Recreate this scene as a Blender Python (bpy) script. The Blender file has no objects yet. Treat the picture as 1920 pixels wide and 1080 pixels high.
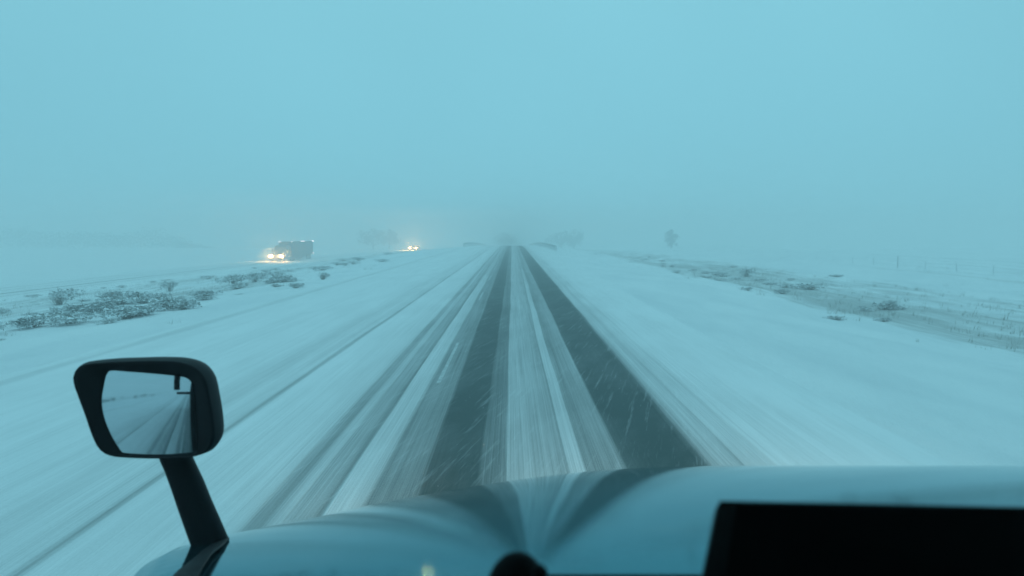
import bpy, bmesh, math, random
from mathutils import Vector, Matrix, noise as mn
random.seed(7)
S = bpy.context.scene
COL = S.collection
R = math.radians

# ------------------------------------------------------------------ camera
H = 2.5
F = 1495.0                                   # focal length in 1920-wide pixels
PITCH = math.atan((540 - 437) / F)
cd = bpy.data.cameras.new('camera')
cam = bpy.data.objects.new('camera', cd); COL.objects.link(cam)
cam.location = (0, 0, H)
cam.rotation_euler = (R(90) - PITCH, 0, 0)
cd.sensor_width = 36; cd.lens = 36 * F / 1920
cd.clip_start = 0.02; cd.clip_end = 6000
cd.dof.use_dof = True; cd.dof.focus_distance = 11; cd.dof.aperture_fstop = 4.6
S.camera = cam

# ------------------------------------------------------------------ sky: flat overcast at dusk
w = bpy.data.worlds.new('World'); S.world = w; w.use_nodes = True
nt = w.node_tree; nt.nodes.clear()
out = nt.nodes.new('ShaderNodeOutputWorld')
bg1 = nt.nodes.new('ShaderNodeBackground'); bg2 = nt.nodes.new('ShaderNodeBackground')
sky = nt.nodes.new('ShaderNodeTexSky'); sky.sky_type = 'NISHITA'; sky.sun_disc = False
sky.sun_elevation = R(52); sky.sun_rotation = R(200)
nt.links.new(sky.outputs[0], bg1.inputs[0]); bg1.inputs[1].default_value = 0.004
tc = nt.nodes.new('ShaderNodeTexCoord')
sep = nt.nodes.new('ShaderNodeSeparateXYZ'); nt.links.new(tc.outputs['Generated'], sep.inputs[0])
ramp = nt.nodes.new('ShaderNodeValToRGB')   # cloud deck: a little brighter overhead than low down
ramp.color_ramp.elements[0].position = 0.0; ramp.color_ramp.elements[0].color = (.192, .540, .670, 1)
ramp.color_ramp.elements[1].position = 0.5; ramp.color_ramp.elements[1].color = (.235, .580, .680, 1)
nt.links.new(sep.outputs[2], ramp.inputs[0])
ns = nt.nodes.new('ShaderNodeTexNoise'); ns.inputs['Scale'].default_value = 1.6; ns.inputs['Detail'].default_value = 2
nt.links.new(tc.outputs['Generated'], ns.inputs['Vector'])
mr = nt.nodes.new('ShaderNodeMapRange'); mr.inputs['From Min'].default_value = .3; mr.inputs['From Max'].default_value = .7; mr.inputs['To Min'].default_value = .93; mr.inputs['To Max'].default_value = 1.05
nt.links.new(ns.outputs[0], mr.inputs[0])
mixc = nt.nodes.new('ShaderNodeVectorMath'); mixc.operation = 'SCALE'
nt.links.new(ramp.outputs[0], mixc.inputs[0]); nt.links.new(mr.outputs[0], mixc.inputs['Scale'])
dotn = nt.nodes.new('ShaderNodeMath'); dotn.operation = 'MAXIMUM'; nt.links.new(sep.outputs[1], dotn.inputs[0]); dotn.inputs[1].default_value = 0
pw = nt.nodes.new('ShaderNodeMath'); pw.operation = 'POWER'; nt.links.new(dotn.outputs[0], pw.inputs[0]); pw.inputs[1].default_value = 2.0
ma = nt.nodes.new('ShaderNodeMath'); ma.operation = 'MULTIPLY_ADD'; nt.links.new(pw.outputs[0], ma.inputs[0]); ma.inputs[1].default_value = .15; ma.inputs[2].default_value = .93
mixd = nt.nodes.new('ShaderNodeVectorMath'); mixd.operation = 'SCALE'      # sky colour brightened towards the road ahead so the frame corners fall darker
nt.links.new(mixc.outputs[0], mixd.inputs[0]); nt.links.new(ma.outputs[0], mixd.inputs['Scale'])
nt.links.new(mixd.outputs[0], bg2.inputs[0]); bg2.inputs[1].default_value = 0.985
add = nt.nodes.new('ShaderNodeAddShader')
nt.links.new(bg1.outputs[0], add.inputs[0]); nt.links.new(bg2.outputs[0], add.inputs[1])
nt.links.new(add.outputs[0], out.inputs[0])

sl = bpy.data.lights.new('sun', 'SUN'); sl.energy = 0.2; sl.angle = R(90); sl.color = (.45, .85, 1.0)
so = bpy.data.objects.new('sun', sl); COL.objects.link(so); so.rotation_euler = (R(38), 0, R(20))

vs = S.view_settings
S.display_settings.display_device = 'sRGB'
vs.view_transform = 'Standard'; vs.look = 'None'; vs.exposure = 0.0; vs.gamma = 1.0; vs.use_curve_mapping = False
S.render.engine = 'CYCLES'
S.cycles.volume_bounces = 5; S.cycles.max_bounces = 8; S.cycles.diffuse_bounces = 3; S.cycles.glossy_bounces = 4
S.cycles.use_denoising = True
S.cycles.sample_clamp_indirect = 3; S.cycles.sample_clamp_direct = 60

# ------------------------------------------------------------------ helpers
def ray(px, py):
    c, s = math.cos(PITCH), math.sin(PITCH)
    a, b = px - 960, 540 - py
    return Vector((a, F * c + b * s, -F * s + b * c)).normalized()

def at(px, py, Y):
    d = ray(px, py)
    return Vector((0, 0, H)) + d * (Y / d.y)

def mat(name, color=(.5, .5, .5), rough=.6, metal=0, emis=None, estr=0, coat=0, spec=.5):
    m = bpy.data.materials.new(name); m.use_nodes = True
    b = m.node_tree.nodes['Principled BSDF']
    b.inputs['Base Color'].default_value = (*color, 1); b.inputs['Roughness'].default_value = rough
    b.inputs['Metallic'].default_value = metal; b.inputs['Coat Weight'].default_value = coat
    b.inputs['Specular IOR Level'].default_value = spec
    if emis:
        b.inputs['Emission Color'].default_value = (*emis, 1); b.inputs['Emission Strength'].default_value = estr
    return m

def N(m, t, **kw):
    n = m.node_tree.nodes.new(t)
    for k, v in kw.items():
        if hasattr(n, k): setattr(n, k, v)
        else: n.inputs[k].default_value = v
    return n
def L(m, a, b): m.node_tree.links.new(a, b)

def worn(m, c1, c2, scale=6, detail=5, bump=0.0, bscale=40):
    """break a material's colour up with noise"""
    b = m.node_tree.nodes['Principled BSDF']
    t = N(m, 'ShaderNodeTexCoord'); n = N(m, 'ShaderNodeTexNoise', Scale=scale, Detail=detail)
    L(m, t.outputs['Object'], n.inputs['Vector'])
    r = N(m, 'ShaderNodeValToRGB'); r.color_ramp.elements[0].position = .35; r.color_ramp.elements[1].position = .68
    r.color_ramp.elements[0].color = (*c1, 1); r.color_ramp.elements[1].color = (*c2, 1)
    L(m, n.outputs[0], r.inputs[0]); L(m, r.outputs[0], b.inputs['Base Color'])
    if bump:
        n2 = N(m, 'ShaderNodeTexNoise', Scale=bscale, Detail=4); L(m, t.outputs['Object'], n2.inputs['Vector'])
        bp = N(m, 'ShaderNodeBump', Strength=bump, Distance=.01); L(m, n2.outputs[0], bp.inputs['Height'])
        L(m, bp.outputs[0], b.inputs['Normal'])
    return m

def tag(o, label=None, cat=None, group=None, kind=None):
    if label: o['label'] = label
    if cat: o['category'] = cat
    if group: o['group'] = group
    if kind: o['kind'] = kind
    return o

def empty(name, loc=(0, 0, 0), rz=0):
    o = bpy.data.objects.new(name, None); COL.objects.link(o)
    o.location = loc; o.rotation_euler = (0, 0, rz); o.empty_display_size = .2
    return o

def link(name, me, m, parent=None, smooth=False):
    if m: me.materials.append(m)
    if smooth:
        for p in me.polygons: p.use_smooth = True
    o = bpy.data.objects.new(name, me); COL.objects.link(o)
    if parent: o.parent = parent
    return o

def pydata(name, v, f, m, parent=None, smooth=False):
    me = bpy.data.meshes.new(name); me.from_pydata(v, [], f); me.update()
    return link(name, me, m, parent, smooth)

def bobj(name, bm, m, parent=None, smooth=False, bevel=0, seg=2):
    if bevel:
        bmesh.ops.bevel(bm, geom=[e for e in bm.edges if e.calc_face_angle(0) > .5], offset=bevel, segments=seg, affect='EDGES', profile=.6)
    bmesh.ops.recalc_face_normals(bm, faces=bm.faces)
    me = bpy.data.meshes.new(name); bm.to_mesh(me); bm.free()
    return link(name, me, m, parent, smooth)

def box(bm, x0, x1, y0, y1, z0, z1):
    vs_ = [bm.verts.new(p) for p in ((x0,y0,z0),(x1,y0,z0),(x1,y1,z0),(x0,y1,z0),(x0,y0,z1),(x1,y0,z1),(x1,y1,z1),(x0,y1,z1))]
    for q in ((0,3,2,1),(4,5,6,7),(0,1,5,4),(1,2,6,5),(2,3,7,6),(3,0,4,7)): bm.faces.new([vs_[i] for i in q])
    return vs_

def prism(bm, prof, x0, x1):
    """profile in (y,z), extruded in x"""
    a = [bm.verts.new((x0, y, z)) for y, z in prof]; b = [bm.verts.new((x1, y, z)) for y, z in prof]
    n = len(prof)
    bm.faces.new(a); bm.faces.new(b[::-1])
    for i in range(n): bm.faces.new((a[i], b[i], b[(i+1) % n], a[(i+1) % n]))

def cyl(bm, p0, p1, r0, r1=None, n=12, cap=True):
    r1 = r0 if r1 is None else r1
    p0, p1 = Vector(p0), Vector(p1); d = (p1 - p0).normalized()
    u = d.orthogonal().normalized(); v = d.cross(u)
    a, b = [], []
    for i in range(n):
        t = 2 * math.pi * i / n; q = u * math.cos(t) + v * math.sin(t)
        a.append(bm.verts.new(p0 + q * r0)); b.append(bm.verts.new(p1 + q * r1))
    for i in range(n): bm.faces.new((a[i], a[(i+1) % n], b[(i+1) % n], b[i]))
    if cap: bm.faces.new(a[::-1]); bm.faces.new(b)

def smooth(a, b, t):
    t = max(0.0, min(1.0, (t - a) / (b - a))); return t * t * (3 - 2 * t)
def lerp(a, b, t): return a + (b - a) * t
def nz(x, y, s=1.0, k=0.0): return mn.noise(Vector((x * s, y * s, k)))

# ------------------------------------------------------------------ materials
def snow_material(name, weeds=True):
    m = mat(name, (.8, .84, .87), .75, spec=.25)
    b = m.node_tree.nodes['Principled BSDF']
    b.inputs['Subsurface Weight'].default_value = 0
    t = N(m, 'ShaderNodeTexCoord')
    mp = N(m, 'ShaderNodeMapping'); mp.inputs['Scale'].default_value = (.5, .16, .5); mp.inputs['Rotation'].default_value = (0, 0, R(-8))
    L(m, t.outputs['Object'], mp.inputs['Vector'])
    n1 = N(m, 'ShaderNodeTexNoise', Scale=.8, Detail=7, Roughness=.62); L(m, mp.outputs[0], n1.inputs['Vector'])
    r1 = N(m, 'ShaderNodeValToRGB')
    r1.color_ramp.elements[0].position = .32; r1.color_ramp.elements[0].color = (.77, .81, .84, 1)
    r1.color_ramp.elements[1].position = .62; r1.color_ramp.elements[1].color = (.89, .915, .935, 1)
    L(m, n1.outputs[0], r1.inputs[0])
    col = r1.outputs[0]
    if weeds:
        at_ = N(m, 'ShaderNodeAttribute'); at_.attribute_name = 'weed'
        mp2 = N(m, 'ShaderNodeMapping'); mp2.inputs['Scale'].default_value = (.9, .13, 1)
        L(m, t.outputs['Object'], mp2.inputs['Vector'])
        n2 = N(m, 'ShaderNodeTexNoise', Scale=1.1, Detail=6, Roughness=.6); L(m, mp2.outputs[0], n2.inputs['Vector'])
        a = N(m, 'ShaderNodeMath', operation='ADD'); L(m, at_.outputs['Fac'], a.inputs[0]); L(m, n2.outputs[0], a.inputs[1])
        r2 = N(m, 'ShaderNodeValToRGB'); r2.color_ramp.elements[0].position = .66; r2.color_ramp.elements[1].position = 1.15
        r2.color_ramp.elements[1].color = (.55, .55, .55, 1)
        L(m, a.outputs[0], r2.inputs[0])
        mx = N(m, 'ShaderNodeMix'); mx.data_type = 'RGBA'
        L(m, r2.outputs[0], mx.inputs[0]); L(m, col, mx.inputs[6]); mx.inputs[7].default_value = (.17, .165, .14, 1)
        col = mx.outputs[2]
    L(m, col, b.inputs['Base Color'])
    n3 = N(m, 'ShaderNodeTexNoise', Scale=3.5, Detail=8, Roughness=.7); L(m, mp.outputs[0], n3.inputs['Vector'])
    n4 = N(m, 'ShaderNodeTexNoise', Scale=18, Detail=6); L(m, t.outputs['Object'], n4.inputs['Vector'])
    bp = N(m, 'ShaderNodeBump', Strength=.8, Distance=.15); L(m, n3.outputs[0], bp.inputs['Height'])
    bp2 = N(m, 'ShaderNodeBump', Strength=.5, Distance=.02); L(m, n4.outputs[0], bp2.inputs['Height']); L(m, bp.outputs[0], bp2.inputs['Normal'])
    L(m, bp2.outputs[0], b.inputs['Normal'])
    return m
M_snow = snow_material('snow')

def road_material():
    m = mat('snowy_asphalt', rough=.6, spec=.3)
    b = m.node_tree.nodes['Principled BSDF']
    t = N(m, 'ShaderNodeTexCoord')
    at_ = N(m, 'ShaderNodeAttribute'); at_.attribute_name = 'cover'
    def streak(sx, sy, rot, detail, rough=.6):
        mp = N(m, 'ShaderNodeMapping'); mp.inputs['Rotation'].default_value = (0, 0, rot)
        L(m, t.outputs['Object'], mp.inputs['Vector'])
        mp2 = N(m, 'ShaderNodeMapping'); mp2.inputs['Scale'].default_value = (sx, sy, 1)
        L(m, mp.outputs[0], mp2.inputs['Vector'])
        n = N(m, 'ShaderNodeTexNoise', Scale=1, Detail=detail, Roughness=rough); L(m, mp2.outputs[0], n.inputs['Vector'])
        return n.outputs[0]
    def mth(op, a, bb):
        n = N(m, 'ShaderNodeMath', operation=op)
        for i, v in enumerate((a, bb)):
            if isinstance(v, (int, float)): n.inputs[i].default_value = v
            else: L(m, v, n.inputs[i])
        return n.outputs[0]
    def cen(x, k): return mth('MULTIPLY', mth('SUBTRACT', x, .5), k)
    fine = cen(streak(64, .16, 0, 4, .75), .75)          # packed snow scraped along the lane
    wide = cen(streak(9, .06, 0, 3), .32)
    patch = cen(streak(1.2, .22, 0, 6, .65), .34)
    drift = streak(13, .55, R(12), 5, .7)               # loose snow snaking over the tracks
    dr = N(m, 'ShaderNodeMapRange'); dr.inputs['From Min'].default_value = .55; dr.inputs['From Max'].default_value = .78
    dr.inputs['To Max'].default_value = .36; L(m, drift, dr.inputs[0])
    mottle = cen(streak(1.6, .5, R(20), 5, .65), .22)
    grain = cen(streak(70, 26, 0, 3), .28)
    # longitudinal scraping shows only where snow is thin but not absent
    c = at_.outputs['Fac']
    w1 = mth('MULTIPLY', mth('MULTIPLY', c, mth('SUBTRACT', 1.12, c)), 3.6)
    thin = mth('MINIMUM', mth('ADD', mth('MULTIPLY', c, 2.2), .12), 1.0)
    s = mth('ADD', mth('MULTIPLY', mth('ADD', fine, wide), w1), mth('ADD', mth('MULTIPLY', patch, thin), mth('MULTIPLY', mottle, mth('SUBTRACT', 1, c))))
    s = mth('ADD', s, mth('MULTIPLY', dr.outputs[0], mth('SUBTRACT', 1, c)))
    s = mth('ADD', s, mth('MULTIPLY', grain, thin))
    tot = N(m, 'ShaderNodeMath', operation='ADD'); tot.use_clamp = True
    L(m, c, tot.inputs[0]); L(m, s, tot.inputs[1])
    mx = N(m, 'ShaderNodeMix'); mx.data_type = 'RGBA'
    L(m, tot.outputs[0], mx.inputs[0]); mx.inputs[6].default_value = (.010, .045, .046, 1); mx.inputs[7].default_value = (.86, .885, .905, 1)
    L(m, mx.outputs[2], b.inputs['Base Color'])
    rr = N(m, 'ShaderNodeMapRange'); rr.inputs['To Min'].default_value = .55; rr.inputs['To Max'].default_value = .85
    L(m, tot.outputs[0], rr.inputs[0]); L(m, rr.outputs[0], b.inputs['Roughness'])
    bp = N(m, 'ShaderNodeBump', Strength=.7, Distance=.012); L(m, tot.outputs[0], bp.inputs['Height']); L(m, bp.outputs[0], b.inputs['Normal'])
    return m
M_road = road_material()

M_paint = mat('hood_paint', (.07, .30, .40), .15, metal=.9)
M_paint.node_tree.nodes['Principled BSDF'].inputs['Specular Tint'].default_value = (.47, .73, .79, 1)
worn(M_paint, (.07, .21, .26), (.10, .26, .31), 2.2, 6, .012, 160)
_b = M_paint.node_tree.nodes['Principled BSDF']      # road salt film dulls the gloss in patches
_t = N(M_paint, 'ShaderNodeTexCoord'); _n = N(M_paint, 'ShaderNodeTexNoise', Scale=3.2, Detail=7, Roughness=.65); L(M_paint, _t.outputs['Object'], _n.inputs['Vector'])
_r = N(M_paint, 'ShaderNodeMapRange'); _r.inputs['From Min'].default_value = .3; _r.inputs['From Max'].default_value = .7
_r.inputs['To Min'].default_value = .008; _r.inputs['To Max'].default_value = .042
L(M_paint, _n.outputs[0], _r.inputs[0]); L(M_paint, _r.outputs[0], _b.inputs['Roughness'])
M_black = worn(mat('black_plastic', (.006, .007, .009),   .55, spec=.10), (.004, .005, .007), (.009, .011, .015), 8, 5, .08, 120)
M_bezel = worn(mat('black_bezel', (.008, .009, .011), .7, spec=.15), (.006, .007, .009), (.014, .016, .02), 9)
M_int = mat('dash_black', (.006, .006, .007), .8, spec=.2)
M_screen = mat('dark_screen', (.004, .004, .005), .35, spec=.25)
M_mirror = mat('mirror_glass', (.60, .66, .70), .035, metal=1)
M_tire = mat('tyre_rubber', (.02, .02, .022), .85)
M_metal = worn(mat('galvanised_steel', (.16, .17, .18), .6, metal=.2), (.22, .25, .26), (.36, .39, .40), 4)
M_wood = worn(mat('weathered_post', (.1, .08, .06), .9), (.36, .39, .40), (.55, .57, .58), 12)
M_twig = worn(mat('brush_twigs', (.07, .065, .05), .9, spec=.1), (.05, .05, .04), (.15, .15, .13), 9)
M_leaf = worn(mat('frosted_foliage', (.09, .1, .08), .9, spec=.1), (.24, .28, .28), (.6, .63, .64), 3)
M_grass = worn(mat('dry_grass', (.25, .24, .2), .9, spec=.1), (.27, .28, .26), (.5, .52, .5), 3)
M_bark = worn(mat('bark', (.06, .05, .04), .95), (.04, .035, .03), (.1, .09, .08), 6)
M_needle = worn(mat('tree_foliage', (.04, .05, .045), .9, spec=.1), (.025, .035, .03), (.1, .12, .12), 1.5)

# ------------------------------------------------------------------ terrain
def fall(y):                                     # the highway dips away beyond the rise ahead
    d = max(0.0, y - 120); return -min(.0001 * d * d, .03 * d)
def opp_x(y):                                    # centreline of the other carriageway
    d = max(0.0, y - 110); return -47.3 + (.00079 * d * d if d < 190 else .00079 * 190 * 190 + .3 * (d - 190))
def gz(x, y):
    f = fall(y)
    if x < 0:
        a = -x
        base = 0
        oc = -opp_x(y)
        near = 8.6
        far = max(oc - 5.0, near + 6)
        zopp = -3.0 + min(0, f + 3.0) * smooth(260, 500, y)
        t = max(0, min(1, (a - near) / (far - near)))
        tt = t * t * (3 - 2 * t) * .35 + t * .65
        z = lerp(f, zopp, tt)
        if a > oc + 5.5: z = zopp - .05 * min(a - oc - 5.5, 14) + .5 * smooth(oc + 30, oc + 160, a)
        amp = smooth(8.8, 14, a) * (1 - smooth(far - 5, far, a)) + smooth(oc + 6, oc + 12, a)
    else:
        near, far = 4.2, 17.0
        t = max(0, min(1, (x - near) / (far - near)))
        z = f - 1.05 * (t * t * (3 - 2 * t)) + .28 * smooth(30, 34, x) - .2 * smooth(36, 60, x) + 1.2 * smooth(60, 260, x)
        amp = smooth(4.5, 9, x)
    if x < 0: amp *= 1 - .85 * smooth(110, 180, y)
    z += amp * (.22 * nz(x, y * .5, .11, 3) + .10 * nz(x, y * .6, .33, 8) + .04 * nz(x, y, .9, 2))
    return z

def hit(px, py):
    d = ray(px, py); o = Vector((0, 0, H)); t = 4.0; prev = t
    while t < 900:
        p = o + d * t
        if p.z <= gz(p.x, p.y):
            a, b = prev, t
            for _ in range(24):
                c = (a + b) / 2; p = o + d * c
                if p.z <= gz(p.x, p.y): b = c
                else: a = c
            return o + d * b
        prev = t; t += max(.3, t * .01)
    return o + d * 300

def weed(x, y):
    v = 0.0
    if x > 0:
        v = .40 * smooth(12.5, 16.5, x) * (1 - smooth(22, 29, x)) + .10 * smooth(36, 45, x)
        v += .22 * nz(x, y * .35, .16, 5) * smooth(10, 14, x)
        v += .25 * math.exp(-((x - 34 - .6 * nz(0, y, .06)) / .5) ** 2)
        v -= .12 * smooth(60, 130, y)
    else:
        a = -x; oc = -opp_x(y)
        v = .26 * smooth(12, 20, a) * (1 - smooth(oc - 14, oc - 7, a))
        v += .25 * nz(x, y * .6, .10, 1) * smooth(11, 15, a) * (1 - smooth(oc - 10, oc - 6, a))
        v += .10 * math.exp(-((a - 8.9) / .35) ** 2)
        v += .45 * math.exp(-((a - oc + 1.7) / .22) ** 2) + .25 * math.exp(-((a - oc - .1) / .3) ** 2) + .22 * math.exp(-((a - oc + 3.6) / .3) ** 2)
    return max(0, v)

def axis(segs):
    r = []
    for a, b, st in segs:
        n = max(1, round((b - a) / st)); r += [a + (b - a) * i / n for i in range(n)]
    r.append(segs[-1][1]); return r
xs = axis([(-900, -300, 40), (-300, -100, 10), (-100, -62, 2), (-62, -40, .35), (-40, -14, .6), (-14, -8, .3), (-8, 4, 4), (4, 12, .4), (12, 40, .5), (40, 80, 2), (80, 300, 11), (300, 900, 50)])
ys = axis([(-260, -100, 8), (-100, 0, 2.5), (0, 20, 1.2), (20, 90, .8), (90, 180, 2), (180, 360, 5), (360, 1200, 30)])
vv = []; wd = []
for y in ys:
    for x in xs:
        vv.append((x, y, gz(x, y) - (.10 if -8.2 < x < 3.9 else 0))); wd.append(weed(x, y))
nx = len(xs)
ff = [(j*nx+i, j*nx+i+1, (j+1)*nx+i+1, (j+1)*nx+i) for j in range(len(ys)-1) for i in range(nx-1)]
gr = pydata('snow_ground', vv, ff, M_snow, None, True)
a_ = gr.data.attributes.new('weed', 'FLOAT', 'POINT'); a_.data.foreach_set('value', wd)
tag(gr, kind='structure', label='snow covered fields and verges on both sides of the highway')

# the carriageway we drive on: every rut and ridge of snow has its own height
COVER = [(-9.2,.97),(-8.7,.96),(-8.4,.78),(-8.15,.95),(-7.2,.97),(-5.4,.95),(-4.7,.93),(-4.45,.86),(-4.25,.80),(-4.05,.84),(-3.95,.88),(-3.8,.80),(-3.66,.80),
 (-3.60,.46),(-3.56,.62),(-3.50,.93),(-3.2,.93),(-2.8,.90),(-2.55,.86),(-2.36,.82),(-2.29,.74),(-2.26,.48),(-2.12,.46),(-2.09,.62),(-1.99,.66),(-1.96,.50),(-1.84,.50),(-1.745,.40),(-1.71,.26),(-1.685,.36),
 (-1.66,.74),(-1.5,.76),(-1.38,.68),(-1.33,.36),(-1.2,.33),(-1.05,.29),(-.93,.27),(-.88,.04),(-.6,.0),(-.36,.02),(-.31,.20),(-.2,.17),(-.12,.20),(-.075,.24),(-.055,.58),
 (.1,.58),(.3,.55),(.45,.50),(.55,.46),(.585,.34),(.60,.68),(.68,.72),(.75,.66),(.775,.32),(.9,.30),(.98,.36),(1.1,.42),(1.18,.40),(1.225,.06),(1.4,.01),(1.75,.0),(2.02,.02),
 (2.09,.13),(2.15,.56),(2.25,.70),(2.4,.72),(2.46,.62),(2.52,.76),(2.72,.78),(2.76,.70),(2.82,.86),(3.1,.92),(3.6,.96),(4.3,.98),(5.2,.98)]
ry = axis([(-260, -60, 6), (-60, 4, 2), (4, 40, .5), (40, 120, 1.5), (120, 400, 5)])
rv, rc = [], []
for y in ry:
    for k, (x, c) in enumerate(COVER):
        edge = smooth(9.2, 8, abs(x)) if x < 0 else 1 - smooth(3.6, 5.2, x)
        wob = (.035 * nz(0, y, .09, 4) + .015 * nz(x * 3, y, .35, 6)) * edge
        if -.1 < x < 2.1: wob += .02 * nz(0, y, .05, 9)
        cc = c + (-.20 * smooth(22, 60, y) if (.59 < x < .76 or -1.67 < x < -1.37) else 0) + .06 * nz(x * 2, y * .3, 1, 7) * (1 if c < .9 else .4)
        xx = x + wob
        zz = gz(x, y) if k in (0, len(COVER) - 1) else fall(y)
        rv.append((xx, y, zz + (.012 + .028 * c if 0 < k < len(COVER) - 1 else -.03))); rc.append(cc)
nx = len(COVER)
ff = [(j*nx+i, j*nx+i+1, (j+1)*nx+i+1, (j+1)*nx+i) for j in range(len(ry)-1) for i in range(nx-1)]
rd = pydata('highway_road', rv, ff, M_road, None, False)
a_ = rd.data.attributes.new('cover', 'FLOAT', 'POINT'); a_.data.foreach_set('value', rc)
tag(rd, kind='structure', label='asphalt highway lane with bare wheel tracks between ridges of packed snow')
# painted lane dashes showing through the snow
M_dash = worn(mat('lane_paint', (.7, .72, .72), .7), (.36, .40, .41), (.66, .69, .7), 9, 6)
for i, y0 in enumerate((-20.6, -8.4, 1.0, 13.0, 29.5, 41.7, 53.9, 66.1)):
    n = 8; lw = .036; xc = -1.215
    v = []; 
    for k in range(n + 1):
        y = y0 + (4.0 + .9 * (i % 2)) * k / n; ww = lw * (1 - .35 * abs(nz(k, i, 1.7)))
        v += [(xc - ww, y, fall(y) + .0285), (xc + ww * .9, y, fall(y) + .0285)]
    o = pydata('lane_dash', v, [(2*k, 2*k+1, 2*k+3, 2*k+2) for k in range(n)], M_dash, rd)

# the other carriageway: packed snow sheet with two faint ruts
ov, oc_ = [], []
oy = axis([(-260, 40, 10), (40, 300, 4), (300, 420, 10)])
OC = [(-5.2,.97),(-4.6,.96),(-3.2,.9),(-3,.7),(-2.7,.68),(-2.5,.9),(-1.2,.92),(-1,.7),(-.7,.7),(-.5,.92),(.2,.93),(1.2,.9),(1.35,.22),(1.7,.2),(1.9,.88),(3.2,.92),(3.4,.6),(3.7,.6),(3.9,.93),(4.6,.96),(5.2,.97)]
for y in oy:
    for k, (dx, c) in enumerate(OC):
        x = opp_x(y) + dx
        e = k in (0, len(OC) - 1)
        ov.append((x, y, gz(x, y) + (-.04 if e else .05 + .04 * c))); oc_.append(c)
nx = len(OC)
ff = [(j*nx+i, j*nx+i+1, (j+1)*nx+i+1, (j+1)*nx+i) for j in range(len(oy)-1) for i in range(nx-1)]
o = pydata('opposite_road', ov, ff, M_road, None, True)
a_ = o.data.attributes.new('cover', 'FLOAT', 'POINT'); a_.data.foreach_set('value', oc_)
tag(o, kind='structure', label='snow covered opposite carriageway beyond the brushy median')

# ------------------------------------------------------------------ own truck
truck = tag(empty('semi_truck', (.6, 0, 0)), 'blue grey truck hood with black hood mirror, the truck we look out of', 'truck')
def P(name, bm, m, **k): 
    o = bobj(name, bm, m, truck, **k); o.matrix_parent_inverse = Matrix.Translation((-.6, 0, 0)); return o
def PP(o, par=None):
    if par is None or par == truck: o.parent = truck; o.matrix_parent_inverse = Matrix.Translation((-.6, 0, 0))
    else: o.parent = par
    return o

DROP = [(-1.6, .50), (-1.1, .285), (-.82, .205), (-.54, .145), (-.27, .104), (0, .060), (.2, .034), (.45, .013), (.75, .001), (1.3, 0), (2.2, .0), (2.45, .04), (2.6, .12)]
def drop(x):
    for (a, u), (b, v) in zip(DROP, DROP[1:]):
        if x <= b: return lerp(u, v, (x - a) / (b - a))
    return .3
def dropS(x): return sum(drop(x + k * .06) for k in range(-4, 5)) / 9
def hood_z(x, y):
    g = .42 + .58 * smooth(1.2, 3.9, y) * 1.12
    u = y - 1.35
    z = 1.947 - .205 * u - .0047 * u ** 3 * (1 if u > 0 else 0) - dropS(x / 1.18) * 1.18 * g
    xe = -.67 - .23 * smooth(1.3, 2.2, y) - .50 * smooth(2.3, 3.8, y)
    if x < xe: z -= 1.6 * (xe - x) ** 1.35
    return z
hx = axis([(-1.47, -.5, .03), (-.5, .9, .02), (.9, 2.5, .05)])
hy = axis([(1.12, 4.35, .03)])
def hood_pt(x, y):
    xe = -.70 - .23 * smooth(1.3, 2.2, y) - .50 * smooth(2.3, 3.8, y)
    if x >= xe: return (x, y, hood_z(x, y))
    e = xe - x                                   # rolls over into the upright side
    return (xe - .10 * (1 - math.exp(-e / .08)), y, max(.8, hood_z(xe, y) - 2.6 * e ** 1.5))
hv = [hood_pt(x, y) for y in hy for x in hx]
nx = len(hx); ny = len(hy)
ff = [(j*nx+i, j*nx+i+1, (j+1)*nx+i+1, (j+1)*nx+i) for j in range(ny-1) for i in range(nx-1)]
# side and front skirts
border = [i for i in range(nx)]
b0 = len(hv)
for j in range(ny): hv.append((hood_pt(hx[0], hy[j])[0], hy[j], .74)); hv.append((hx[-1] + .03, hy[j], .75))
for j in range(ny-1):
    ff.append((j*nx, (j+1)*nx, b0+2*(j+1), b0+2*j)); ff.append((j*nx+nx-1, b0+2*j+1, b0+2*(j+1)+1, (j+1)*nx+nx-1))
b1 = len(hv)
for i in range(nx): hv.append((hood_pt(hx[i], hy[-1])[0], hy[-1] + .12, .73))
for i in range(nx-1): ff.append(((ny-1)*nx+i, (ny-1)*nx+i+1, b1+i+1, b1+i))
hd = PP(pydata('hood', hv, ff, M_paint, truck, True)); hd.data.materials.append(M_black)
for p in hd.data.polygons:                       # lower side faces of the hood blackened to dim their reflection in the hood mirror
    if all(hd.data.vertices[i].co.z < 1.15 for i in p.vertices) and abs(p.normal.x) > .7: p.material_index = 1
# front end, hidden from the seat: grille, bumper, headlamps
bm = bmesh.new()
for k in range(5): box(bm, .05, 1.15, 4.48, 4.50, .77 + k*.06, .80 + k*.06)
P('grille', bm, M_metal)
bm = bmesh.new(); box(bm, -.72, 1.92, 4.35, 4.62, .38, .72); P('bumper', bm, M_metal, bevel=.05)
M_ownlamp = mat('lit_headlamp', (.9, .85, .7), .2, emis=(1, .80, .5), estr=6)
for sx in (-.48, 1.68):
    bm = bmesh.new(); box(bm, sx - .17, sx + .17, 4.47, 4.53, .78, .96); hl = P('headlight', bm, M_ownlamp, bevel=.02)
    ld = bpy.data.lights.new('headlight_beam', 'SPOT'); ld.energy = 100; ld.color = (1, .82, .60); ld.spot_size = R(95); ld.spot_blend = 1.0; ld.shadow_soft_size = .1
    lo_ = bpy.data.objects.new('headlight_beam', ld); COL.objects.link(lo_); lo_.location = (sx, 4.70, .95)
    if sx > 0: ld.energy *= 1.8
    lo_.rotation_euler = (R(90 - 11), 0, R(-9) if sx > 0 else 0); lo_.parent = hl
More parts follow.
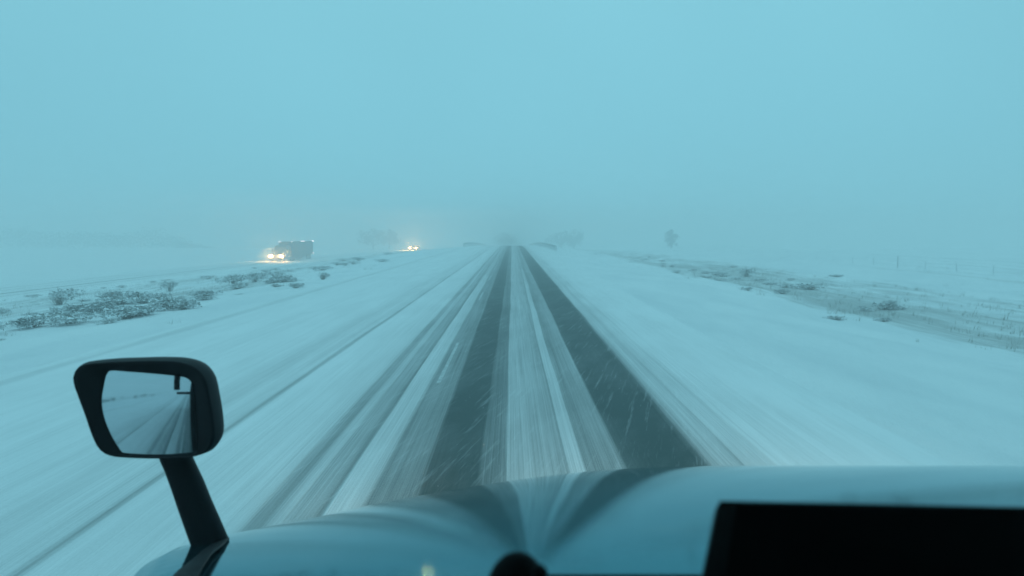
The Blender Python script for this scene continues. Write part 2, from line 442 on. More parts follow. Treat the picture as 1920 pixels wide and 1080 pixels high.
# cab shell round the camera
CX0, CX1 = -.80, 2.0
bm = bmesh.new()
box(bm, CX0 - .03, CX0, -2.3, .95, .75, 2.25); box(bm, CX1, CX1 + .03, -2.3, .95, .75, 2.25)       # doors
box(bm, CX0 - .03, CX0, -2.3, -.55, 2.25, 3.35); box(bm, CX1, CX1 + .03, -2.3, -.55, 2.25, 3.35)   # sleeper sides
box(bm, CX0 - .025, CX0 + .05, .78, .90, 2.25, 3.0); box(bm, CX1 - .05, CX1 + .025, .78, .90, 2.25, 3.0)
box(bm, CX0 - .03, CX1 + .03, -2.33, -2.3, .75, 3.35)
prism(bm, [(.95, 2.97), (.93, 3.02), (-.3, 3.4), (-2.33, 3.4), (-2.33, 3.352), (-.32, 3.352), (.9, 2.97)], CX0 - .03, CX1 + .03)
box(bm, CX0, CX1, -2.3, 1.0, .95, 1.0)
P('cab', bm, M_bezel)
bm = bmesh.new()
prism(bm, [(.42, 1.2), (.42, 1.98), (.55, 2.10), (.80, 2.105), (1.06, 2.01), (1.13, 1.84), (1.13, 1.2)], CX0 + .002, CX1 - .002)
P('dashboard', bm, M_int, bevel=.012)
bm = bmesh.new(); q = at(1100, 1077, .76).z; box(bm, .02, .75, .62, .76, q - .08, q); P('dash_pad', bm, M_int, bevel=.008)
bm = bmesh.new(); box(bm, -.75, 1.95, -19, -3.2, 1.1, 4.05)
P('trailer', bm, worn(mat('trailer_side', (.03, .035, .04), .6), (.02, .024, .028), (.05, .055, .06), 1.2), bevel=.03)
for yy in (3.1, -1.2, -2.6, -15.5, -17.0):
    for sx, s in ((-.78, 1), (1.98, -1)):
        bm = bmesh.new(); cyl(bm, (sx + .27*s, yy, .5), (sx, yy, .5), .5, n=28); 
        t_ = P('wheel', bm, M_tire, bevel=.03)
        bm = bmesh.new(); cyl(bm, (sx + .05*s, yy, .5), (sx - .012*s, yy, .5), .27, .22, n=20); r_ = bobj('rim', bm, M_metal, t_); 
# door mirror (seen reflected in the hood mirror)
bm = bmesh.new(); box(bm, -.985, -.93, .50, .56, 2.09, 2.32); dm = P('door_mirror', bm, M_black, bevel=.03)
for z in (2.06, 2.26):
    bm = bmesh.new(); cyl(bm, (-.95, .56, z), (-.80, .72, z), .012); bobj('mirror_arm', bm, M_black, dm)

# --- hood mirror
YM = 2.02
Pv = at(350, 733, YM)
dv = (Pv - Vector((0, 0, H))).normalized()
n_v = (Vector((-.02, -1, -.012)).normalized() - dv).normalized()
RAD = 1.25
CEN = Pv - n_v * RAD
def on_sphere(px, py, off=0):
    d = ray(px, py); o = Vector((0, 0, H)); r = RAD + off
    oc = o - CEN; bq = oc.dot(d); c = oc.dot(oc) - r * r
    return o + d * (-bq - math.sqrt(max(0, bq * bq - c)))
Gc = on_sphere(275, 772); n_c = (Gc - CEN).normalized()
def on_plane(px, py, off):
    d = ray(px, py); o = Vector((0, 0, H)); q = Gc + n_c * off
    return o + d * ((q - o).dot(n_c) / d.dot(n_c))
def resample(poly, n, rounds=2):
    """closed Catmull-Rom through the points, n samples evenly spaced"""
    m_ = len(poly); pts = []
    for i in range(m_):
        p0, p1, p2, p3 = (Vector(poly[(i + k) % m_]) for k in (-1, 0, 1, 2))
        for s in range(12):
            t = s / 12
            pts.append(.5 * ((2*p1) + (-p0+p2)*t + (2*p0-5*p1+4*p2-p3)*t*t + (-p0+3*p1-3*p2+p3)*t**3))
    Ls = [0]
    for i in range(len(pts)): Ls.append(Ls[-1] + (pts[(i+1) % len(pts)] - pts[i]).length)
    outp = []; j = 0
    for k in range(n):
        s = Ls[-1] * k / n
        while Ls[j+1] < s: j += 1
        t = (s - Ls[j]) / max(1e-9, Ls[j+1] - Ls[j]); outp.append(pts[j].lerp(pts[(j+1) % len(pts)], t))
    return outp
FR = [(138,718),(139,700),(153,687),(195,682),(243,680),(290,679),(330,681),(362,691),(382,714),(391,752),(397,790),(398,822),(386,845),(361,856),(328,859),(295,860),(250,859),(208,855),(186,842),(172,815),(160,780),(147,745)]
GL = [(196,718),(200,702),(208,695),(240,697),(280,700),(330,705),(352,710),(362,725),(366,760),(369,800),(370,835),(366,851),(350,855),(320,856),(290,856),(255,854),(232,850),(222,838),(207,812),(195,780),(191,750)]
def align(poly, n):
    r_ = resample([Vector(p) for p in poly], n)
    c = Vector((285, 772)); k0 = min(range(n), key=lambda i: abs(math.atan2(r_[i].y - c.y, r_[i].x - c.x)))
    return r_[k0:] + r_[:k0]
NR = 72
fr, gl = align(FR, NR), align(GL, NR)
hood_mirror = PP(empty('hood_mirror'))
# glass: concentric rings on a convex sphere
c2 = Vector((285, 775)); gv = [on_sphere(*c2)]; gf = []
rings = 10
for k in range(1, rings + 1):
    for p in gl: q = c2.lerp(p, k / rings); gv.append(on_sphere(q.x, q.y))
for i in range(NR):
    gf.append((0, 1 + i, 1 + (i + 1) % NR))
    for k in range(1, rings):
        a = 1 + (k-1)*NR; b = 1 + k*NR
        gf.append((a + i, b + i, b + (i+1) % NR, a + (i+1) % NR))
mg = pydata('mirror_glass', gv, gf, M_mirror, hood_mirror, True)
bmh = bmesh.new(); bmh.from_mesh(mg.data); bmesh.ops.recalc_face_normals(bmh, faces=bmh.faces)
if list(bmh.faces)[0].normal.dot(n_c) < 0: bmesh.ops.reverse_faces(bmh, faces=bmh.faces)
bmh.to_mesh(mg.data); bmh.free()
# housing: lip inside, rim, bowl swelling to the back
def ring3(poly, off, scale=1.0, shift=(0, 0)):
    pts = [on_plane(p.x, p.y, .012) for p in poly]
    c = sum(pts, Vector()) / len(pts)
    return [c + (p - c) * scale - n_c * off + Vector((shift[0], 0, shift[1])) for p in pts]
inner = [on_sphere(p.x, p.y, -.006) for p in gl]
mid = []
for a, b in zip(gl, fr): q = a.lerp(b, .12); mid.append(on_sphere(q.x, q.y, .002))
fr_in = [a.lerp(b, .82) for a, b in zip(gl, fr)]
loops = [inner, mid, ring3(fr_in, .004), ring3(fr, 0, 1.0), ring3(fr, .012, 1.02), ring3(fr, .05, 1.05), ring3(fr, .095, 1.03), ring3(fr, .13, .93), ring3(fr, .155, .72), ring3(fr, .165, .4)]
hv = [p for l in loops for p in l]; hf = []
for k in range(len(loops) - 1):
    for i in range(NR): hf.append((k*NR+i, k*NR+(i+1) % NR, (k+1)*NR+(i+1) % NR, (k+1)*NR+i))
hf.append(tuple((len(loops)-1)*NR + i for i in range(NR)))
hs = pydata('mirror_housing', hv, hf, M_black, hood_mirror, True)
hs.data.materials.append(M_bezel)
for i, p in enumerate(hs.data.polygons):
    if i < 3 * NR: p.material_index = 1
bmh = bmesh.new(); bmh.from_mesh(hs.data); bmesh.ops.recalc_face_normals(bmh, faces=bmh.faces); bmh.to_mesh(hs.data); bmh.free()
# arm: flat oval section swept from the housing down on to the hood, then the foot
def sweep(name, path, m, par, n=14):
    v, f = [], []
    for (c, hw, ht, ax) in path:
        c = Vector(c); ax = Vector(ax).normalized(); d2 = Vector((0, 1, 0))
        for i in range(n):
            t = 2*math.pi*i/n; ct, st = math.cos(t), math.sin(t)
            e = lambda q: math.copysign(abs(q) ** .55, q)
            v.append(c + ax * hw * e(ct) + d2 * ht * e(st))
    for k in range(len(path) - 1):
        for i in range(n): f.append((k*n+i, k*n+(i+1) % n, (k+1)*n+(i+1) % n, (k+1)*n+i))
    f.append(tuple(range(n))[::-1]); f.append(tuple((len(path)-1)*n + i for i in range(n)))
    o = pydata(name, v, f, m, par, True)
    b = bmesh.new(); b.from_mesh(o.data); bmesh.ops.recalc_face_normals(b, faces=b.faces); b.to_mesh(o.data); b.free()
    return o
yA = 2.10
apath = []
for (l, r) in (((300, 838), (366, 838)), ((303, 860), (358, 859)), ((312, 880), (364, 872)), ((325, 916), (379, 903)), ((338, 955), (393, 938)), ((352, 995), (410, 976)), ((364, 1028), (424, 1008)), ((368, 1040), (430, 1021))):
    a, b = at(*l, yA), at(*r, yA)
    apath.append(((a + b) / 2, (b - a).length / 2, .028, b - a))
sweep('mirror_arm', apath, M_black, hood_mirror)
def on_hood(px, py):
    d = ray(px, py); o = Vector((0, 0, H)); t = 1.0
    while t < 4:
        p = o + d * t
        if p.z < hood_z(p.x, p.y) + .008: return p
        t += .004
    return o + d * 2.1
fpath = [((at(366, 1032, yA) + at(428, 1012, yA)) / 2, (at(428, 1012, yA) - at(366, 1032, yA)).length / 2, .03, at(428, 1012, yA) - at(366, 1032, yA))]
for (l, r) in (((352, 1045), (418, 1024)), ((338, 1060), (397, 1040)), ((323, 1080), (378, 1068)), ((308, 1108), (362, 1100)), ((296, 1140), (350, 1135))):
    b = on_hood(*r); Y = min(b.y, fpath[-1][0].y) if b.y < 3 else fpath[-1][0].y - .05
    a, b = at(*l, Y), at(*r, Y)
    fpath.append(((a + b) / 2, (b - a).length / 2, .02, b - a))
sweep('mirror_foot', fpath, M_black, hood_mirror)

# ------------------------------------------------------------------ things on the dashboard
YT = .60
tb = tag(empty('dash_tablet', at(1600, 1060, YT)), 'long black box shaped screen unit standing on the dashboard at right', 'screen')
def inv(o, par): o.parent = par; o.matrix_parent_inverse = Matrix.Translation(-par.location); return o
c0, c1_, c2_, c3 = at(1350, 939, YT), at(1990, 952, YT), at(2030, 1130, YT - .05), at(1312, 1130, YT - .05)
bm = bmesh.new()
fr_ = [bm.verts.new(p) for p in (c0, c1_, c2_, c3)]; bk = [bm.verts.new(p + Vector((0.004, .03, -.018))) for p in (c0, c1_, c2_, c3)]
bm.faces.new(fr_); bm.faces.new(bk[::-1])
for i in range(4): bm.faces.new((fr_[i], bk[i], bk[(i+1) % 4], fr_[(i+1) % 4]))
inv(bobj('body', bm, M_int, bevel=.006, seg=3, smooth=True), tb)
cc = (c0 + c1_ + c2_ + c3) / 4; nf = (c1_ - c0).cross(c3 - c0).normalized(); nf = nf if nf.y < 0 else -nf
bm = bmesh.new(); bm.faces.new([bm.verts.new(cc + (p - cc) * .90 + nf * .0015) for p in (c0, c1_, c2_, c3)])
inv(bobj('screen', bm, M_screen), tb)
bm = bmesh.new(); q = (c2_ + c3) / 2; cyl(bm, q + Vector((0, .03, .02)), Vector((q.x, .66, 2.145)), .02); inv(bobj('mount', bm, M_int), tb)

YK = .62
kb = tag(empty('dash_camera', at(968, 1100, YK)), 'rounded black gadget poking up from the dashboard, left of the long black box', 'gadget')
bm = bmesh.new()
prof = [(0, 1036), (14, 1038), (26, 1043), (37, 1052), (46, 1063), (55, 1079), (62, 1100), (64, 1125)]
rr = [(a * YK / F, at(970, b, YK).z) for a, b in prof]
top = at(970, 1036, YK); ringv = []
for r_, z in rr[1:]:
    ringv.append([bm.verts.new((top.x + r_ * math.cos(t * math.pi / 12), YK + r_ * .8 * math.sin(t * math.pi / 12), z)) for t in range(24)])
tv = bm.verts.new(top)
for t in range(24): bm.faces.new((tv, ringv[0][t], ringv[0][(t+1) % 24]))
for a, b in zip(ringv, ringv[1:]):
    for t in range(24): bm.faces.new((a[t], b[t], b[(t+1) % 24], a[(t+1) % 24]))
bm.faces.new(ringv[-1][::-1])
inv(bobj('dome', bm, M_int, smooth=True), kb)
bm = bmesh.new(); pk = at(1008, 1078, YK - .01); bmesh.ops.create_uvsphere(bm, u_segments=16, v_segments=10, radius=.0085, matrix=Matrix.Translation(pk))
inv(bobj('knob', bm, M_int, smooth=True), kb)
bm = bmesh.new(); cyl(bm, (top.x, YK, 2.13), (top.x, YK, rr[-1][1]), .034, .027, 20); inv(bobj('base', bm, M_int), kb)

# ------------------------------------------------------------------ oncoming semi truck
M_trl = worn(mat('trailer_paint', (.03, .04, .05), .6), (.012, .018, .022), (.025, .032, .036), .8)
M_cab = worn(mat('cab_paint', (.06, .065, .07), .35, coat=.4), (.02, .024, .028), (.045, .05, .055), 1.5)
M_glass = mat('vehicle_glass', (.02, .025, .03), .08)
M_lamp = mat('oncoming_headlamp', (1, .95, .8), .3, emis=(1, .55, .17), estr=520)
M_lamp2 = mat('distant_headlamp', (1, .95, .8), .3, emis=(1, .55, .17), estr=2800)
M_mark = mat('marker_lamp', (1, .9, .9), .3, emis=(1, .74, .76), estr=5)
hp = Vector((-44.95, 152, 0)); rz = math.atan(.075)
semi = tag(empty('oncoming_truck', (hp.x, hp.y, gz(hp.x, hp.y) + .09), -rz), 'dark oncoming truck with long trailer and bright headlights on the far carriageway', 'truck')
def SP(name, bm, m, par=semi, **k): return bobj(name, bm, m, par, **k)
# local: y=0 front bumper, +y to the rear
bm = bmesh.new(); prism(bm, [(0, .55), (0, 1.35), (.15, 1.5), (1.7, 1.78), (1.7, .55)], -.95, .95); hood_o = SP('hood', bm, M_cab, bevel=.08)
bm = bmesh.new(); box(bm, -.45, .45, -.03, .01, .65, 1.35); SP('grille', bm, M_metal)
bm = bmesh.new(); box(bm, -1.2, 1.2, -.12, .25, .3, .62); SP('bumper', bm, M_metal, bevel=.04)
bm = bmesh.new(); prism(bm, [(1.7, .6), (1.7, 1.78), (2.15, 2.65), (2.7, 2.95), (4.6, 3.2), (4.6, .6)], -1.15, 1.15); SP('cab', bm, M_cab, bevel=.06)
bm = bmesh.new(); prism(bm, [(1.66, 1.86), (2.06, 2.6), (2.08, 2.6), (1.70, 1.84)], -1.0, 1.0); SP('windshield', bm, M_glass)
for s in (-1, 1):
    bm = bmesh.new(); box(bm, s*1.152 - .004, s*1.152 + .004, 2.25, 3.1, 1.85, 2.5); SP('side_window', bm, M_glass)
    bm = bmesh.new(); box(bm, s*1.04 - .33, s*1.04 + .33, -.17, .02, .80, 1.20)
    SP('headlight', bm, M_lamp, bevel=.05)
    bm = bmesh.new(); box(bm, s*1.45 - .1, s*1.45 + .1, 2.1, 2.2, 1.7, 2.4); box(bm, s*1.2 - .18, s*1.2 + .18, 2.14, 2.17, 2.3, 2.33); SP('side_mirror', bm, M_black)
    bm = bmesh.new(); cyl(bm, (s*1.0, 2.9, .75), (s*1.0, 4.6, .75), .33, n=16); SP('fuel_tank', bm, M_metal)
bm = bmesh.new(); box(bm, -1.28, 1.28, 4.9, 18.0, 1.02, 3.72); SP('trailer_box', bm, M_trl, bevel=.03)
bm = bmesh.new(); box(bm, -.5, .5, 4.6, 17.6, .78, 1.02); SP('chassis', bm, M_metal)
bm = bmesh.new()
for s in (-1, 1): box(bm, s*1.2-.02, s*1.2+.02, 5.6, 12.9, .35, 1.0)
SP('side_skirt', bm, M_trl)
bm = bmesh.new(); box(bm, -1.0, 1.0, 17.85, 17.95, .5, .62); box(bm, -.6, -.5, 17.8, 17.9, .6, 1.02); box(bm, .5, .6, 17.8, 17.9, .6, 1.02); SP('rear_guard', bm, M_metal)
for yy in (.95, 5.3, 6.5, 14.9, 16.2):
    for s in (-1, 1):
        bm = bmesh.new(); cyl(bm, (s*1.22, yy, .5), (s*.85, yy, .5), .5, n=20); t_ = SP('wheel', bm, M_tire, bevel=.03)
        bm = bmesh.new(); cyl(bm, (s*1.225, yy, .5), (s*1.15, yy, .5), .25, n=14); SP('rim', bm, M_metal, t_)
for (x, y, z, wx, wy) in ((1.29, 5.0, 3.72, .08, .2), (-1.1, 4.88, 3.72, .2, .07), (1.29, 11.4, 3.76, .07, .9), (1.29, 17.75, 3.74, .08, .5), (1.29, 17.9, 1.2, .08, .2), (1.16, 1.9, 1.15, .05, .14)):
    bm = bmesh.new(); box(bm, x - wx, x + wx, y - wy, y + wy, z - .05, z + .05); SP('marker_light', bm, M_mark)

# ------------------------------------------------------------------ distant oncoming car
cp = Vector((-31.0, 250, 0)); 
car = tag(empty('oncoming_car', (cp.x, cp.y, gz(cp.x, cp.y) + .09), -math.atan(.2)), 'distant oncoming car, only its pair of bright headlights clear in the snowfall', 'car')
bm = bmesh.new(); prism(bm, [(0, .35), (0, .8), (.9, 1.0), (1.7, 1.05), (4.3, 1.05), (4.5, .6), (4.4, .35)], -.9, .9); bobj('body', bm, M_cab, car, bevel=.08)
bm = bmesh.new(); prism(bm, [(1.2, 1.03), (1.95, 1.6), (3.9, 1.65), (4.3, 1.03)], -.78, .78); bobj('cabin', bm, M_glass, car, bevel=.06)
for s in (-1, 1):
    bm = bmesh.new(); box(bm, s*1.05 - .25, s*1.05 + .25, -.16, .03, .60, .98); bobj('headlight', bm, M_lamp2, car, bevel=.05)
    for yy in (.85, 3.6):
        bm = bmesh.new(); cyl(bm, (s*.92, yy, .34), (s*.7, yy, .34), .34, n=18); bobj('wheel', bm, M_tire, car)

bm = bmesh.new(); bmesh.ops.create_icosphere(bm, subdivisions=3, radius=1.0)
for v_ in bm.verts:
    v_.co = Vector((v_.co.x * 3.0, v_.co.y * 3.4, v_.co.z * 1.6)) * (1 + .18 * mn.noise(v_.co * 2.1))
sp = bobj('halo_spray', bm, None); sp.location = (hp.x, hp.y - 1.0, semi.location.z + 1.15)  # scattering volume added to spread a halo round the truck headlights
sm_ = bpy.data.materials.new('halo_air'); sm_.use_nodes = True; sm_.node_tree.nodes.clear()
so_ = sm_.node_tree.nodes.new('ShaderNodeOutputMaterial'); sv_ = sm_.node_tree.nodes.new('ShaderNodeVolumePrincipled')
sv_.inputs['Color'].default_value = (.97, .97, .96, 1); sv_.inputs['Density'].default_value = .05
sm_.node_tree.links.new(sv_.outputs[0], so_.inputs['Volume']); sp.data.materials.append(sm_)
tag(sp, 'thin cloud of blown snow added to give the oncoming truck headlights a halo', kind='stuff')

# ------------------------------------------------------------------ guardrails
def guardrail(x0, x1, y0, y1, label, face):
    g = tag(empty('guardrail', (x0, y0, gz(x0, y0))), label, 'guardrail')
    n = int((y1 - y0) / 3.8); prof = [(0, .44), (.05, .48), (.05, .54), (0, .585), (0, .615), (.05, .66), (.05, .72), (0, .76)]
    v, f = [], []
    for i in range(n + 1):
        t = i / n; x, y = lerp(x0, x1, t), lerp(y0, y1, t); z = fall(y)
        for (dx, dz) in prof: v.append((x - x0 + dx * face, y - y0, z + dz - g.location.z))
    m_ = len(prof)
    for i in range(n):
        for k in range(m_ - 1): f.append((i*m_+k, i*m_+k+1, (i+1)*m_+k+1, (i+1)*m_+k))
    o = pydata('rail', v, f, M_metal, g); md = o.modifiers.new('t', 'SOLIDIFY'); md.thickness = .012
    me0 = None
    for i in range(n + 1):
        t = i / n; x, y = lerp(x0, x1, t), lerp(y0, y1, t)
        if me0 is None:
            bm = bmesh.new(); box(bm, -.07, .07, -.07, .07, -.5, .74); p = bobj('post', bm, M_wood, g); me0 = p.data
        else:
            p = bpy.data.objects.new('post', me0); COL.objects.link(p); p.parent = g
        p.location = (x - x0 - face * .10, y - y0, fall(y) - g.location.z)
guardrail(6.1, 5.8, 112, 270, 'grey steel guardrail starting on the right shoulder at the far end of the road', -1)
guardrail(-9.0, -8.9, 150, 290, 'faint steel guardrail on the left shoulder at the far end of the road', 1)

# ------------------------------------------------------------------ wire fence on the right
fx = lambda y: 35.5 + .8 * math.sin(y * .02) 
fence = tag(empty('wire_fence', (fx(30), 30, gz(fx(30), 30))), 'thin wire fence with wooden posts crossing the snowy field at right', 'fence')
def floc(p): return Vector(p) - fence.location
pm = None; tops = []
for i in range(34):
    y = 30 + i * 5.0; x = fx(y); z = gz(x, y)
    if pm is None:
        bm = bmesh.new(); cyl(bm, (0, 0, -.3), (0, 0, .8), .024, .02, 8); p = bobj('post', bm, M_wood, fence); pm = p.data
    else: p = bpy.data.objects.new('post', pm); COL.objects.link(p); p.parent = fence
    p.location = floc((x, y, z)); p.scale = (2.6, 2.6, 1.35) if i == 9 else (1, 1, 1)
    p.rotation_euler = (random.uniform(-.05, .05), random.uniform(-.05, .05), 0); tops.append(Vector((x, y, z)))
for hgt in (.3, .6, .85, 1.1):
    bm = bmesh.new()
    for a, b in zip(tops, tops[1:]): cyl(bm, floc(a + Vector((0, 0, hgt))), floc(b + Vector((0, 0, hgt))), .006, n=4, cap=False)
    bobj('wire', bm, M_metal, fence)

# ------------------------------------------------------------------ brush
def shrub_mesh(seed, w=1.0, h=.7, twigs=60, leaves=420):
    rnd = random.Random(seed); v, f, mi = [], [], []
    def tri(a, b, c, m_): 
        k = len(v); v.extend((a, b, c)); f.append((k, k+1, k+2)); mi.append(m_)
    lobes = [(rnd.uniform(-.35, .35) * w, rnd.uniform(-.35, .35) * w, rnd.uniform(.35, .6) * h, rnd.uniform(.25, .42) * w) for _ in range(5)]
    for _ in range(twigs):
        a = rnd.uniform(0, 2*math.pi); el = rnd.uniform(.25, 1.45); ln = rnd.uniform(.5, 1.0)
        e = Vector((math.cos(a) * math.cos(el) * w * .62, math.sin(a) * math.cos(el) * w * .62, math.sin(el) * h)) * ln
        s = Vector((rnd.uniform(-.08, .08), rnd.uniform(-.08, .08), -.06)); q = Vector((-math.sin(a), math.cos(a), 0)) * .012
        tri(s - q, s + q, e, 1)
        for _ in range(3):
            m0 = s.lerp(e, rnd.uniform(.45, .9)); d = Vector((rnd.gauss(0, 1), rnd.gauss(0, 1), rnd.uniform(.2, 1.4))).normalized() * rnd.uniform(.1, .24)
            tri(m0 - q * .5, m0 + q * .5, m0 + d, 1)
    for _ in range(leaves):
        lx, ly, lz, lr = rnd.choice(lobes)
        d = Vector((rnd.gauss(0, 1), rnd.gauss(0, 1), rnd.gauss(0, .8))).normalized() * lr * rnd.random() ** .4
        c = Vector((lx, ly, lz)) + Vector((d.x, d.y, d.z * .75 * h / w + 0))
        if c.z < .02: c.z = .02 + rnd.random() * .1
        u = Vector((rnd.gauss(0, 1), rnd.gauss(0, 1), rnd.gauss(0, 1))).normalized() * rnd.uniform(.03, .075); t = u.orthogonal() * rnd.uniform(.5, 1.1)
        tri(c - u, c + u, c + t, 0 if rnd.random() < .58 else 2)
    me = bpy.data.meshes.new('shrub'); me.from_pydata(v, [], f)
    for m_ in (M_leaf, M_twig, M_snow): me.materials.append(m_)
    me.polygons.foreach_set('material_index', mi); me.update(); return me
SH = [shrub_mesh(s, 1.0, hh) for s, hh in ((1, .7), (2, .6), (3, .8), (4, .55), (5, .68), (6, .75))]
def shrub(p, sx, sz, i, label, group):
    o = bpy.data.objects.new('sagebrush', SH[i % len(SH)]); COL.objects.link(o)
    o.location = (p.x, p.y, gz(p.x, p.y) - .05); o.scale = (sx, sx, sz); o.rotation_euler = (0, 0, random.uniform(0, 6.28))
    tag(o, label, 'bush', group); return o
G1 = 'sagebrush clumps on the snowy median'
main = [
 (112, 563, 62, 34, 'large dark round sagebrush left of the brush band, below the far road edge'),
 (60, 606, 90, 30, 'widest low sagebrush nearest the left edge of the picture'),
 (150, 585, 56, 24, 'low sagebrush just below and right of the large dark round one'),
 (215, 557, 70, 26, 'broad pale sagebrush right of the large dark round one'),
 (205, 582, 70, 20, 'flat snow dusted sagebrush at the lower edge of the brush band'),
 (262, 562, 60, 24, 'sagebrush in the middle of the brush band, above the mirror'),
 (318, 541, 30, 22, 'small upright sagebrush sticking out above the middle of the band'),
 (300, 558, 62, 20, 'dense sagebrush under the small upright one'),
 (345, 575, 46, 22, 'isolated round sagebrush on the band\'s lower right edge'),
 (385, 551, 70, 16, 'long flat sagebrush right of the middle of the band'),
 (437, 527, 44, 22, 'dark sagebrush left of and below the oncoming truck'),
 (478, 524, 36, 20, 'second dark sagebrush below the oncoming truck headlights'),
 (522, 520, 36, 20, 'ragged sagebrush directly below the oncoming truck trailer'),
 (606, 519, 28, 20, 'lone dark sagebrush right of and below the oncoming truck'),
 (556, 537, 34, 12, 'tiny low sagebrush under the right end of the band'),
 (648, 496, 14, 8, 'tiny sagebrush alone on the bare slope between truck and car'),
]
for k, (px, py, wpx, hpx, lab) in enumerate(main):
    p = hit(px, py + hpx * .25); d = p.y / F
    shrub(p, wpx * d * .92, hpx * d * 1.7, k, lab, G1)
filler = 0
rnd = random.Random(3)
while filler < 70:
    px = rnd.uniform(-80, 800); py = 437 + 1495 * .075 * rnd.uniform(.35, 1.75) - (px - 100) * .065
    if px > 620: py = rnd.uniform(472, 500)
    if 735 < px < 815: continue
    p = hit(px, py)
    if nz(p.x, p.y * .6, .12, 1) < .02 and rnd.random() < .75: continue
    if not (-opp_x(p.y) - 8 > -p.x > 12): continue
    if px < 240 and py > 600 and rnd.random() < .6: continue
    s = rnd.uniform(.3, 1.1)
    shrub(p, s * 1.5, s * rnd.uniform(.5, .95), rnd.randrange(6), 'ordinary snow dusted sagebrush clump scattered over the median left of the road', G1)
    filler += 1
# behind the truck, seen in the hood mirror
for k in range(26):
    y = -rnd.uniform(12, 90); x = -rnd.uniform(14, 32); s = rnd.uniform(.8, 1.8)
    shrub(Vector((x, y, 0)), s * 1.3, s * .9, rnd.randrange(6), 'sagebrush clump on the median reflected in the hood mirror', 'sagebrush clumps seen in the hood mirror')
G2 = 'weed clumps along the right ditch'
p = hit(1401, 519); shrub(p, 34 * p.y / F, 30 * p.y / F, 2, 'single dark bush standing up from the weedy ditch at right', G2)
for (px, py, wpx, hpx, lab) in ((1570, 600, 40, 9, 'small dark weed clump alone on the snow below the ditch'), (1520, 543, 60, 12, 'dark flat weed clump in the middle of the right ditch'),
        (1660, 580, 60, 14, 'dense dark weed clump in the right ditch nearer the right edge'), (1345, 517, 34, 8, 'small flat weed clump left of the dark ditch bush')):
    p = hit(px, py); shrub(p, wpx * p.y / F, hpx * p.y / F * 2.4, k, lab, G2)
for k in range(28):
    y = rnd.uniform(24, 120); x = rnd.gauss(18, 3.0)
    shrub(Vector((x, y, 0)), rnd.uniform(.5, 1.3), rnd.uniform(.35, .6), rnd.randrange(6), 'ordinary low weed clump in the long ditch right of the road', G2)

# dry grass poking through the snow
def grass(name, pts, label, seed):
    rnd = random.Random(seed); v, f = [], []
    for (x, y, s) in pts:
        z = gz(x, y)
        for _ in range(5):
            a = rnd.uniform(0, 6.28); bx, by = x + rnd.gauss(0, .12), y + rnd.gauss(0, .12); hh = s * rnd.uniform(.5, 1.2)
            k = len(v); q = (.014 * math.cos(a), .014 * math.sin(a)); l_ = (rnd.gauss(.1, .1) * s, rnd.gauss(0, .1) * s)
            v += [(bx - q[0], by - q[1], z - .03), (bx + q[0], by + q[1], z - .03), (bx + l_[0] * 2, by + l_[1] * 2, z + hh)]
            f.append((k, k+1, k+2))
    return tag(pydata(name, v, f, M_grass), label, 'grass', kind='stuff')
pts = []
while len(pts) < 1500:
    y = 16 + 150 * rnd.random() ** 1.5; x = rnd.uniform(10, 42)
    if weed(x, y) + .5 * nz(x, y * .4, .7, 4) > rnd.uniform(.16, .6): pts.append((x, y, rnd.uniform(.10, .28)))
grass('dry_grass', pts, 'dry grass stems poking through the snow along the right ditch', 5)
pts = []
while len(pts) < 1300:
    y = rnd.uniform(-60, 210) if rnd.random() < .8 else rnd.uniform(30, 80); x = -rnd.uniform(9.5, 42)
    if weed(x, y) + .5 * nz(x, y * .5, .5, 4) > rnd.uniform(.12, .55): pts.append((x, y, rnd.uniform(.10, .26)))
grass('median_grass', pts, 'dry grass stems poking through the snow on the median at left', 6)

# ------------------------------------------------------------------ trees fading in the haze
def tree(p, wd_, ht, seed, label, name='bare_tree', group='trees fading in the snowfall', tri_n=1500, low=.4):
    rnd = random.Random(seed); t = tag(empty(name, (p.x, p.y, p.z)), label, 'tree', group)
    bm = bmesh.new(); cyl(bm, (0, 0, -.3), (0, 0, ht * .45), .035 * ht, .02 * ht, 8)
    ends = []
    for _ in range(14):
        z0 = ht * rnd.uniform(.12, .42); a = rnd.uniform(0, 6.28); rr_ = rnd.uniform(.2, .5) * wd_
        e = Vector((math.cos(a) * rr_, math.sin(a) * rr_, z0 + ht * rnd.uniform(.15, .5))); e.z = min(e.z, ht * .92)
        cyl(bm, (0, 0, z0), e, .012 * ht, .004 * ht, 5); ends.append(e)
    bobj('trunk', bm, M_bark, t)
    v, f = [], []
    clumps = [(e, rnd.uniform(.12, .24) * wd_) for e in ends] + [(Vector((rnd.gauss(0, .16) * wd_, rnd.gauss(0, .16) * wd_, ht * rnd.uniform(low, .85))), rnd.uniform(.12, .22) * wd_) for _ in range(8 if low > .3 else 22)]
    clumps.append((Vector((0, 0, ht * .88)), .13 * wd_))
    for _ in range(tri_n):
        c, r_ = rnd.choice(clumps); d = Vector((rnd.gauss(0, 1), rnd.gauss(0, 1), rnd.gauss(0, 1))).normalized() * r_ * rnd.random() ** .45
        q = c + d; q.z = max(.08 * ht, min(ht, q.z)); s = rnd.uniform(.018, .04) * ht
        u = Vector((rnd.gauss(0, 1), rnd.gauss(0, 1), rnd.gauss(0, 1))).normalized() * s; k = len(v)
        v += [q - u, q + u, q + u.orthogonal().normalized() * s * 1.3]; f.append((k, k+1, k+2))
    pydata('crown', v, f, M_needle, t)
def tp(px, Y): 
    x = (px - 960) / F * Y; return Vector((x, Y, gz(x, Y)))
tree(tp(700, 300), 9.8, 8.0, 1, 'left of two broad hazy trees between the truck and the far car')
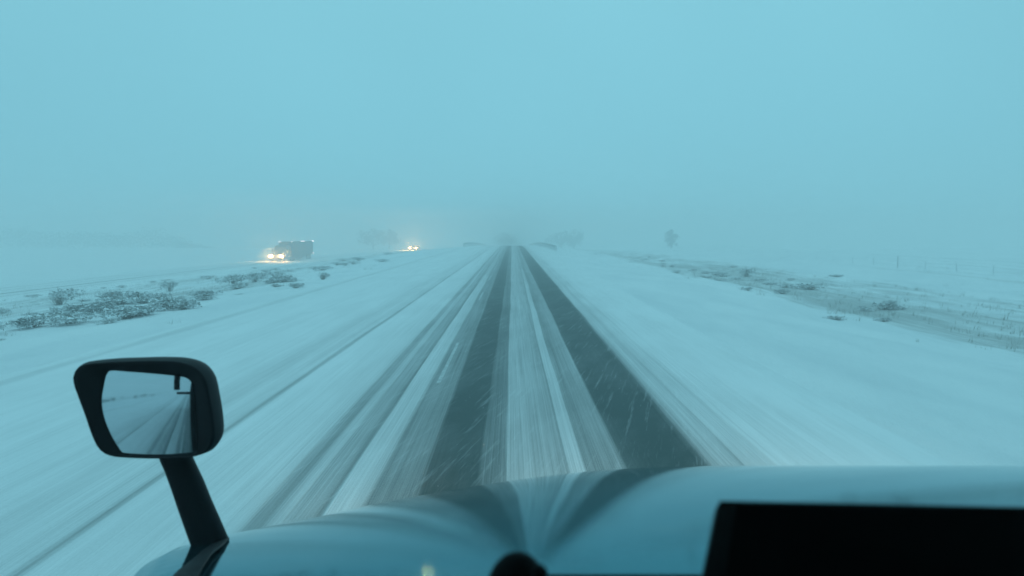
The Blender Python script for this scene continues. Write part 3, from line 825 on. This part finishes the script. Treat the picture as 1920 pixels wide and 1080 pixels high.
tree(tp(730, 310), 8.5, 7.6, 2, 'right of two broad hazy trees, just left of the far car headlights')
tree(tp(1052, 300), 9.5, 7.0, 3, 'broad hazy tree right of where the road vanishes, behind the guardrail end')
tree(tp(1076, 305), 8.5, 8.6, 4, 'taller hazy tree right of the road\'s vanishing point, peak of the clump')
tree(tp(945, 350), 11, 8.0, 5, 'faintest hazy tree straight ahead above the vanishing road')
tree(tp(1258, 235), 3.9, 6.0, 6, 'small lone upright tree standing in the field at right', 'juniper_tree', tri_n=1800, low=.16)

rnd = random.Random(77); v, f = [], []
for _ in range(9000):
    x = rnd.uniform(-270, -128); y = 335 + rnd.uniform(-12, 12); hgt = 6.6 + 5.0 * nz(x, 0, .045, 3) + 3.0 * nz(x, 0, .17, 5)
    hgt = max(.3, hgt * smooth(-128, -150, x))
    q = Vector((x, y, gz(x, y) + hgt * rnd.random() ** .8)); u = Vector((rnd.gauss(0, 1), rnd.gauss(0, 1), rnd.gauss(0, 1))).normalized() * rnd.uniform(.15, .5); k = len(v)
    v += [q - u, q + u, q + u.orthogonal()]; f.append((k, k+1, k+2))
tag(pydata('distant_woods', v, f, M_needle), 'long low band of distant trees almost lost in the snowfall at far left', kind='stuff')

# ------------------------------------------------------------------ falling snow
rnd = random.Random(11); v, f = [], []
for _ in range(15000):
    y = 4.8 + 34 * rnd.random(); x = rnd.uniform(-.7, .7) * y; z = rnd.uniform(.05, 4.6)
    if abs(x - .6) < 1.6 and y < 4.2: continue
    r_ = rnd.uniform(.0013, .0030) * (1 + y * .02); c = Vector((x, y, z)); k = len(v)
    A = [Vector((rnd.gauss(0, 1), rnd.gauss(0, 1), rnd.gauss(0, 1))).normalized() * r_ * rnd.uniform(.6, 1.4) for _ in range(4)]
    v += [c + a for a in A]; f += [(k, k+1, k+2), (k, k+1, k+3), (k, k+2, k+3), (k+1, k+2, k+3)]
tag(pydata('falling_snow', v, f, mat('snowflake', (.85, .88, .9), .8)), 'small snowflakes falling over the road', 'snow', kind='stuff')

# ------------------------------------------------------------------ haze
zb = min(v_[2] for v_ in vv) - 1
bm = bmesh.new(); box(bm, -960, 960, -300, 1260, zb, 9.5)
hz = bobj('haze', bm, None)
hm = bpy.data.materials.new('haze_air'); hm.use_nodes = True; hm.node_tree.nodes.clear()
ho = hm.node_tree.nodes.new('ShaderNodeOutputMaterial'); pv = hm.node_tree.nodes.new('ShaderNodeVolumePrincipled')
pv.inputs['Color'].default_value = (.995, .997, .998, 1); pv.inputs['Density'].default_value = .0076; pv.inputs['Anisotropy'].default_value = .35
hm.node_tree.links.new(pv.outputs[0], ho.inputs['Volume']); hz.data.materials.append(hm)
tag(hz, 'thick falling snow haze over the whole landscape', kind='stuff')
